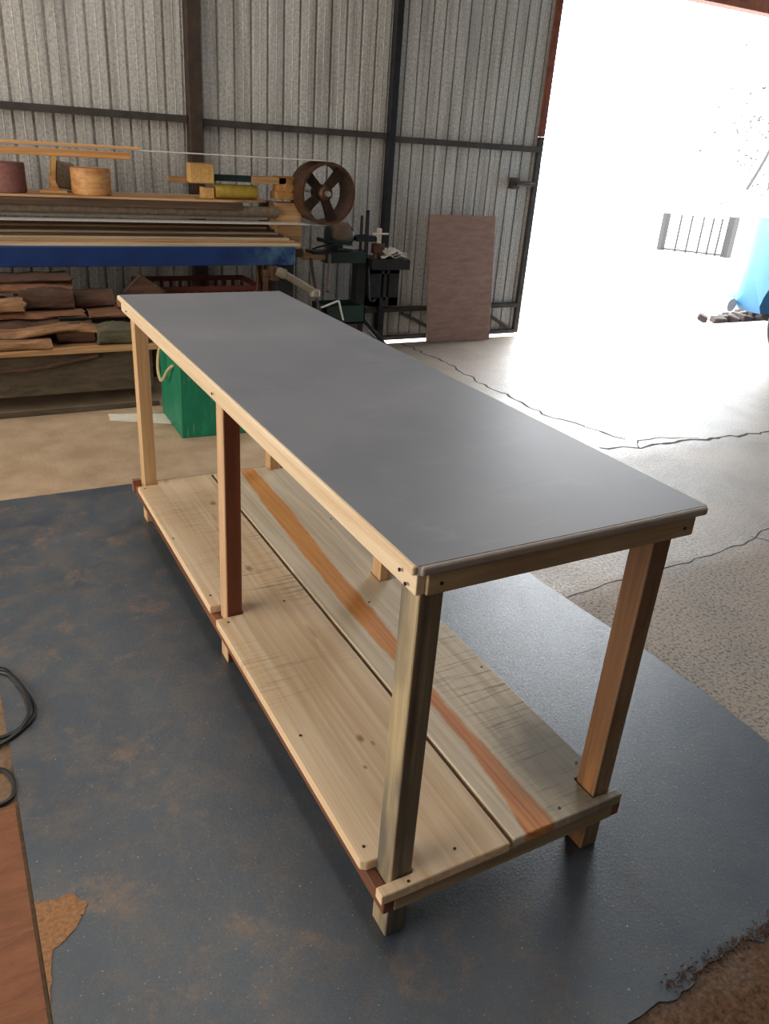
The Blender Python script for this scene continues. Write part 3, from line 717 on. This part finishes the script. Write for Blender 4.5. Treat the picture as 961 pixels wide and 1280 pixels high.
# ------------------------------------------------------------------ scrap rack and scraps at left
RK = empty('scrap_rack', (-.4, 3.6, 0), label='low dark rack with a long steel trough holding bark and offcuts', cat='rack')
def rk(name, fn, mat, smooth=False):
    o = mesh(name, fn, mat, None, smooth); o.data.transform(Matrix.Translation((.4, -3.6, 0))); o.parent = RK; return o
rk('ledge', lambda b: box(b, -1.9, .48, 3.36, 3.86, .315, .345, .004), 'dusty_wood')
rk('trough', lambda b: (box(b, -1.9, .40, 3.40, 3.415, .10, .312, .002), box(b, -1.9, .40, 3.415, 3.85, .10, .115, .002)), 'wet_steel')
rk('trough_lip', lambda b: tube(b, [(-1.0, 3.385, .20), (-.5, 3.385, .235), (-.2, 3.385, .245), (0.0, 3.385, .275), (.12, 3.385, .295)], .010), 'bark_b', True)
rk('foot_rail', lambda b: (box(b, -1.9, .42, 3.375, 3.40, .0, .022, .003), ), 'wet_steel')
for x in (-1.6, -.7, .33): rk('support', lambda b: box(b, x, x + .05, 3.60, 3.85, 0, .314, .003), 'dark_wood')
def slab_piece(x0, x1, y, z, h, dy, seed, curl=.0):
    """a rough split-log scrap: lengthwise strip with uneven thickness and ragged ends"""
    def fn(b):
        from mathutils import noise as N
        n = max(10, int((x1 - x0) / .022)); rows = []; K = 16
        for i in range(n + 1):
            t = i / n; x = x0 + (x1 - x0) * t
            cz = z + curl * (1 + math.sin(t * 9 + seed)); ring = []
            for j in range(K):
                a = 2 * math.pi * j / K; ca, sa = math.cos(a), math.sin(a)
                # squarish lens section
                ex = math.copysign(abs(ca) ** .7, ca); ez = math.copysign(abs(sa) ** .6, sa)
                q = N.noise(Vector((x * 7, a * 1.2 + seed, seed * 1.7))) ; f = N.noise(Vector((x * 30, ca * 3 + seed, sa * 3)))
                up_ = 1 if sa > 0 else .35
                rag = N.noise(Vector((seed, a * 2, 3.))) * .02
                ring.append(b.verts.new((x + (rag if i in (0, n) else 0), y + dy * .5 * ex * (1 + .25 * q), cz + h * .5 + h * .5 * ez * (1 + up_ * (.45 * q + .12 * f)) )))
            rows.append(ring)
        for A, B in zip(rows, rows[1:]):
            for j in range(K): b.faces.new((A[j], A[(j + 1) % K], B[(j + 1) % K], B[j]))
        b.faces.new(rows[0]); b.faces.new(rows[-1]); bmesh.ops.recalc_face_normals(b, faces=b.faces[:])
    return fn
# (name, x0, x1, y, z, h, dy, material, label, curl)
SC = [
 ('log_slab', -.75, -.10, 3.40, .348, .045, .12, 'bark_c', 'pale yellowish split slab at the front left of the scrap rack ledge', 0),
 ('bark_strip', -.62, .14, 3.46, .39, .035, .12, 'bark_c', 'long wavy bark strip arching over the pale slab', .012),
 ('log_slab', .13, .40, 3.45, .348, .095, .16, 'bark_d', 'mossy grey green log piece on the right end of the scrap rack', 0),
 ('log_slab', -.06, .12, 3.50, .348, .10, .14, 'bark_b', 'dark brown log piece in the middle of the lower scrap layer', 0),
 ('bark_strip', -1.3, .10, 3.66, .45, .035, .22, 'bark_a', 'long reddish bark slab spanning the middle of the pile', .004),
 ('bark_strip', .12, .55, 3.62, .45, .03, .22, 'bark_a', 'reddish bark slab reaching right behind the bench leg', .004),
 ('log_slab', -.90, -.03, 3.60, .345, .10, .20, 'bark_b', 'thick dark log under the reddish bark slab', 0),
 ('log_slab', -.9, -.19, 3.62, .487, .068, .18, 'bark_c', 'light tan split log on the left of the upper layer', 0),
 ('log_slab', -.20, .06, 3.68, .487, .105, .18, 'bark_b', 'dark chunk of log in the upper layer next to the tan log', 0),
 ('log_slab', -1.1, .06, 3.72, .565, .05, .2, 'bark_a', 'brown log lying second from the top of the pile', 0),
 ('bark_strip', -1.2, .06, 3.74, .615, .035, .2, 'bark_b', 'dark bark strip on the very top of the scrap pile', .004),
 ('log_slab', .07, .27, 3.72, .482, .085, .16, 'bark_b', 'short dark log just right of the high stack', 0),
 ('bark_strip', .28, .62, 3.58, .50, .03, .12, 'bark_c', 'short pale bark strip next to the pointed offcut', .003),
]
for i, (nm, x0, x1, y, z, h, dy, mt_, lb, cu) in enumerate(SC):
    one(nm, slab_piece(x0, x1, y, z, h, dy, 100 + i, cu), mt_, ((x0 + x1) / 2, y, z), lb, 'scrap wood', 'bark and log offcuts on the rack', smooth=True)
def wedge(b):
    P = [(.30, .52), (.43, .645), (.56, .55), (.50, .515)]
    A = [b.verts.new((x, 3.70, z)) for x, z in P]; B = [b.verts.new((x + .02, 3.82, z - .01)) for x, z in P]
    b.faces.new(A); b.faces.new(B)
    for i in range(4): b.faces.new((A[i], A[(i + 1) % 4], B[(i + 1) % 4], B[i]))
    bmesh.ops.recalc_face_normals(b, faces=b.faces[:])
one('pointed_offcut', wedge, 'bark_b', (.43, 3.76, .52), 'dark roof-shaped offcut poking up beside the bench corner', 'scrap wood', 'bark and log offcuts on the rack')

# red slatted crate seen over the bench top
CR = empty('plastic_crate', (.86, 4.12, 0), label='dark red slotted crate standing by the wall behind the bench top', cat='crate')
def crate(b):
    x0, x1, y0, y1 = -.36, .36, -.2, .18
    zt = .535
    for (a0, a1, b0, b1) in ((x0, x1, y0, y0 + .015), (x0, x1, y1 - .015, y1), (x0, x0 + .015, y0, y1), (x1 - .015, x1, y0, y1)):
        box(b, a0, a1, b0, b1, zt - .03, zt, .002); box(b, a0, a1, b0, b1, .25, zt - .075, .002)
    for k in range(13):
        x = x0 + (x1 - x0 - .02) * k / 12
        box(b, x, x + .02, y0 + .001, y0 + .014, zt - .08, zt - .025, 0); box(b, x, x + .02, y1 - .014, y1 - .001, zt - .08, zt - .025, 0)
    box(b, x0, x1, y0, y1, .0, .26, .004)
mesh('body', crate, 'red_plastic', CR)

# green box with rope handle
GB = empty('green_box', (.395, 2.835, 0), label='green painted box with a pale rope handle on the floor behind the bench', cat='box')
mesh('body', lambda b: prism(b, [(0, .0), (.50, -.03), (.55, .36), (.012, .43)], .0, .44, .005), 'green', GB)
mesh('lid', lambda b: prism(b, [(-.006, -.006), (.508, -.037), (.558, .367), (.006, .437)], .441, .46, .004), 'green', GB)
mesh('rope_handle', lambda b: tube(b, [(-.002, .30, .40), (-.02, .31, .36), (-.035, .28, .28), (-.035, .24, .235), (-.03, .20, .25), (-.02, .14, .31), (-.0, .10, .345)], .008), 'rope', GB, True)

# ------------------------------------------------------------------ small mortising machine by the wall
MM = empty('mortising_machine', (2.06, 4.24, 0), label='dark mortising machine on a single column with vertical rods and a slotted table', cat='woodworking machine')
def mm(name, fn, mat, smooth=False, parent=MM):
    o = mesh(name, fn, mat, None, smooth); o.data.transform(Matrix.Translation((-2.06, -4.24, 0))); o.parent = parent; return o
mm('column', lambda b: box(b, 2.01, 2.085, 4.2, 4.28, .0, .70, .006), 'black_metal')
mm("foot", lambda b: (box(b, 1.985, 2.3, 4.14, 4.34, .0, .03, .006), beam(b, (2.07, 4.24, .25), (2.30, 4.24, .02), .03, .03)), "black_metal")
mm('arm', lambda b: box(b, 1.76, 2.06, 4.16, 4.26, .625, .70, .004), 'machine_green')
mm('arm_end', lambda b: box(b, 1.60, 1.76, 4.17, 4.25, .645, .695, .004), 'dusty_wood')
mm('motor', lambda b: (lathe(b, [(.055, 0), (.07, .015), (.07, .15), (.055, .17)], (1.79, 4.22, .80), 'x', 28), box(b, 1.80, 1.95, 4.17, 4.27, .702, .75, .006)), 'machine_green', True)
mm('motor_cover', lambda b: lathe(b, [(.073, 0), (.074, .02), (.074, .11), (.073, .13)], (1.80, 4.22, .812), 'x', 28), 'motor_tan', True)
mm('lever', lambda b: tube(b, [(1.66, 4.1, .79), (1.73, 4.1, .775), (1.80, 4.1, .755), (1.86, 4.1, .74)], .013), 'black_metal', True)
mm('chisel', lambda b: cyl(b, (1.84, 4.09, .745), (1.93, 4.09, .735), .012, n=12), 'steel', True)
mm('base_plate', lambda b: (box(b, 1.62, 1.85, 4.06, 4.2, .697, .712, .003), tube(b, [(1.62, 4.08, .73), (1.7, 4.08, .75), (1.78, 4.08, .755)], .006)), 'black_metal', True)
for x, z0, z1, r in ((2.03, .70, .93, .010), (2.075, .66, .965, .014)):
    mm('guide_rod', lambda b: cyl(b, (x, 4.2, z0), (x, 4.2, z1), r, n=14), 'black_metal', True)
mm('head', lambda b: (box(b, 1.98, 2.14, 4.16, 4.26, .765, .80, .01), tube(b, [(1.93, 4.2, .76), (1.98, 4.2, .79), (2.06, 4.2, .80), (2.15, 4.2, .775)], .010)), 'black_metal', True)
mm('clamp', lambda b: (box(b, 2.11, 2.19, 4.14, 4.2, .69, .755, .006), cyl(b, (2.14, 4.17, .655), (2.14, 4.17, .72), .02)), 'cast_iron', True)
mm('table', lambda b: prism(b, [(2.09, 4.12), (2.38, 4.10), (2.39, 4.33), (2.09, 4.33)], .585, .655, .006), 'black_metal')
def slotted(b):
    for (a0, a1, z0, z1) in ((2.11, 2.205, .32, .585), (2.225, 2.25, .36, .585), (2.27, 2.35, .32, .585), (2.11, 2.35, .32, .385), (2.11, 2.35, .545, .586)):
        box(b, a0, a1, 4.19, 4.27, z0, z1, .003)
mm('table_bracket', slotted, 'black_metal')
mm('crank', lambda b: tube(b, [(2.08, 4.16, .60), (2.08, 4.14, .48), (2.09, 4.13, .38), (2.14, 4.13, .385)], .007), 'black_metal', True)
def rag(b):
    rr = random.Random(31); n = 7; 
    for layer in range(3):
        G = [[b.verts.new((2.17 + .20 * i / n + rr.uniform(-.01, .01), 4.13 + .17 * j / n, .662 + .014 * layer + .018 * rr.random() * (1 + math.sin(i * 1.3 + layer)))) for j in range(n + 1)] for i in range(n + 1)]
        for i in range(n):
            for j in range(n): b.faces.new((G[i][j], G[i + 1][j], G[i + 1][j + 1], G[i][j + 1]))
r_ = one('folded_rag', rag, 'cloth', (2.27, 4.2, .656), 'crumpled pale grey rag lying on the mortiser table', 'rag')
mdf = r_.modifiers.new('thickness', 'SOLIDIFY'); mdf.thickness = .003
one('white_handle_cross', lambda b: (box(b, 2.135, 2.165, 4.15, 4.18, .756, .855, .005), box(b, 2.09, 2.21, 4.135, 4.149, .815, .827, .003)), 'cloth', (2.15, 4.165, .756), 'small whitish cross-shaped handle above the mortiser clamp', 'handle')
TB = empty('tool_case', (1.83, 4.06, 0), label='dark green open tool case with a white strap below the mortiser arm', cat='case')
mesh('body', lambda b: (box(b, -.16, .14, -.1, .12, .26, .275, .003), box(b, -.16, .14, -.1, -.085, .26, .38, .003), box(b, -.16, .14, .105, .12, .26, .38, .003), box(b, -.16, -.145, -.1, .12, .26, .38, .003), box(b, .125, .14, -.1, .12, .26, .38, .003)), 'machine_green', TB)
mesh('stand', lambda b: box(b, -.12, .1, -.07, .09, 0, .259, .004), 'dark_wood', TB)
mesh('strap', lambda b: (beam(b, (-.20, -.12, .38), (-.07, -.11, .42), .02, .008), beam(b, (-.07, -.11, .42), (-.03, -.11, .29), .02, .008)), 'white', TB)

# leaning plywood panel
one('plywood_panel', lambda b: box(b, 0, .585, -.009, .009, 0, .93, .004, 2, Matrix.Translation((2.70, 4.31, .005)) @ Matrix.Rotation(-.02, 4, 'Z') @ Matrix.Rotation(-.12, 4, 'X')), 'panel', (2.96, 4.31, 0),
    'brown plywood panel leaning upright against the sheet door leaf', 'panel')

# ------------------------------------------------------------------ van parked at right
VN = empty('van', (6.0, 1.9, 0), label='light blue and white van parked inside the wide doorway', cat='van')
def loop_pts(x0, x1, y0, y1, r, n=6):
    P = []
    for cx, cy, a0 in ((x0 + r, y0 + r, 180), (x1 - r, y0 + r, 270), (x1 - r, y1 - r, 0), (x0 + r, y1 - r, 90)):
        for i in range(n + 1):
            a = math.radians(a0 + 90 * i / n); P.append((cx + r * math.cos(a), cy + r * math.sin(a)))
    return P
def shell(levels):
    def fn(b):
        rings = []
        for z, ins, r, dy in levels:
            rings.append([b.verts.new((x - 6.0, y - 1.9, z)) for x, y in loop_pts(5.15 + ins, 6.85 - ins, -.55 + ins, 3.66 + dy, r)])
        for A, B in zip(rings, rings[1:]):
            n = len(A)
            for i in range(n): b.faces.new((A[i], A[(i + 1) % n], B[(i + 1) % n], B[i]))
        b.faces.new(rings[0]); b.faces.new(rings[-1]); bmesh.ops.recalc_face_normals(b, faces=b.faces[:])
    return fn
lower = mesh('lower_body', shell([(.34, .05, .12, -.06), (.40, .01, .16, -.01), (.7, .0, .2, .0), (.98, .0, .2, .02), (1.06, .012, .2, .02)]), 'van_blue', None, True)
# cut the wheel arches
for ya in (2.87, .35):
    for xa in (5.15, 6.85):
        bmc = bmesh.new(); cyl(bmc, (xa - 6.0 - .2, ya - 1.9, .34), (xa - 6.0 + .2, ya - 1.9, .34), .44, n=40)
        mc = bpy.data.meshes.new('cut'); bmc.to_mesh(mc); bmc.free(); oc = bpy.data.objects.new('cut', mc); COL.objects.link(oc)
        bo = lower.modifiers.new('arch', 'BOOLEAN'); bo.operation = 'DIFFERENCE'; bo.object = oc; bo.solver = 'EXACT'
        dg = bpy.context.evaluated_depsgraph_get(); nm = bpy.data.meshes.new_from_object(lower.evaluated_get(dg))
        lower.modifiers.clear(); lower.data = nm; bpy.data.objects.remove(oc)
lower.data.materials.clear(); lower.data.materials.append(M['van_blue'])
lower.parent = VN
mesh('upper_body', shell([(1.061, .02, .2, .0), (1.15, .03, .2, -.01), (1.60, .10, .22, -.12), (1.82, .16, .25, -.22), (1.92, .30, .3, -.4), (1.95, .5, .3, -.6)]), 'van_white', VN, True)
mesh('belt_moulding', shell([(1.052, -.006, .2, .025), (1.072, -.006, .2, .025)]), 'van_white', VN, True)
for ya in (2.88, .35):
    for sgn, xa in ((-1, 5.17), (1, 6.83)):
        x0 = xa - 6.0; yw = ya - 1.9
        wl = mesh('wheel', lambda b: lathe(b, [(.19, -.085), (.30, -.085), (.325, -.06), (.328, 0), (.325, .06), (.30, .085), (.19, .085)], (x0 - sgn * .06, yw, .328), 'x', 48, closed=True), 'rubber', VN, True)
        mesh('hub_cap', lambda b: lathe(b, [(.20, -.06), (.20, .06), (.12, .075), (.05, .078)] if sgn > 0 else [(.05, -.078), (.12, -.075), (.20, -.06), (.20, .06)], (x0 - sgn * .06, yw, .328), 'x', 32), 'white', wl, True)
        yz = [(y, z) for y, z in ((1.25, 1.18), (2.15, 1.18), (2.1, 1.55), (1.25, 1.55))]
mesh('floor_pan', lambda b: box(b, -.60, .60, -2.3, 1.55, .26, .42, .02), 'chassis', VN)
mesh('bumper', lambda b: tube(b, [(-.87, 1.64, .37), (-.86, 1.76, .37), (-.76, 1.88, .37), (-.4, 1.90, .37), (.4, 1.90, .37), (.76, 1.88, .37), (.86, 1.76, .37), (.87, 1.64, .37)], .055, n=10), 'white', VN, True)
def win(y0, y1):
    def fn(b):
        def X(z): return -.85 + .03 + (z - 1.15) / .45 * .07 - .004
        P = [(y0, 1.19), (y1, 1.19), (y1 - .04, 1.58), (y0 + .02, 1.58)]
        A = [b.verts.new((X(z), y, z)) for y, z in P]; B = [b.verts.new((X(z) + .012, y, z)) for y, z in P]
        b.faces.new(A); b.faces.new(B)
        for i in range(4): b.faces.new((A[i], A[(i + 1) % 4], B[(i + 1) % 4], B[i]))
        bmesh.ops.recalc_face_normals(b, faces=b.faces[:])
    return fn
for y0, y1 in ((.80, 1.38), (-.15, .65), (-1.1, -.3), (-2.1, -1.25)): mesh('side_window', win(y0, y1), 'glass_dark', VN)
mesh('door_handle', lambda b: box(b, -.872, -.852, .85, .95, .96, .985, .004), 'steel', VN)
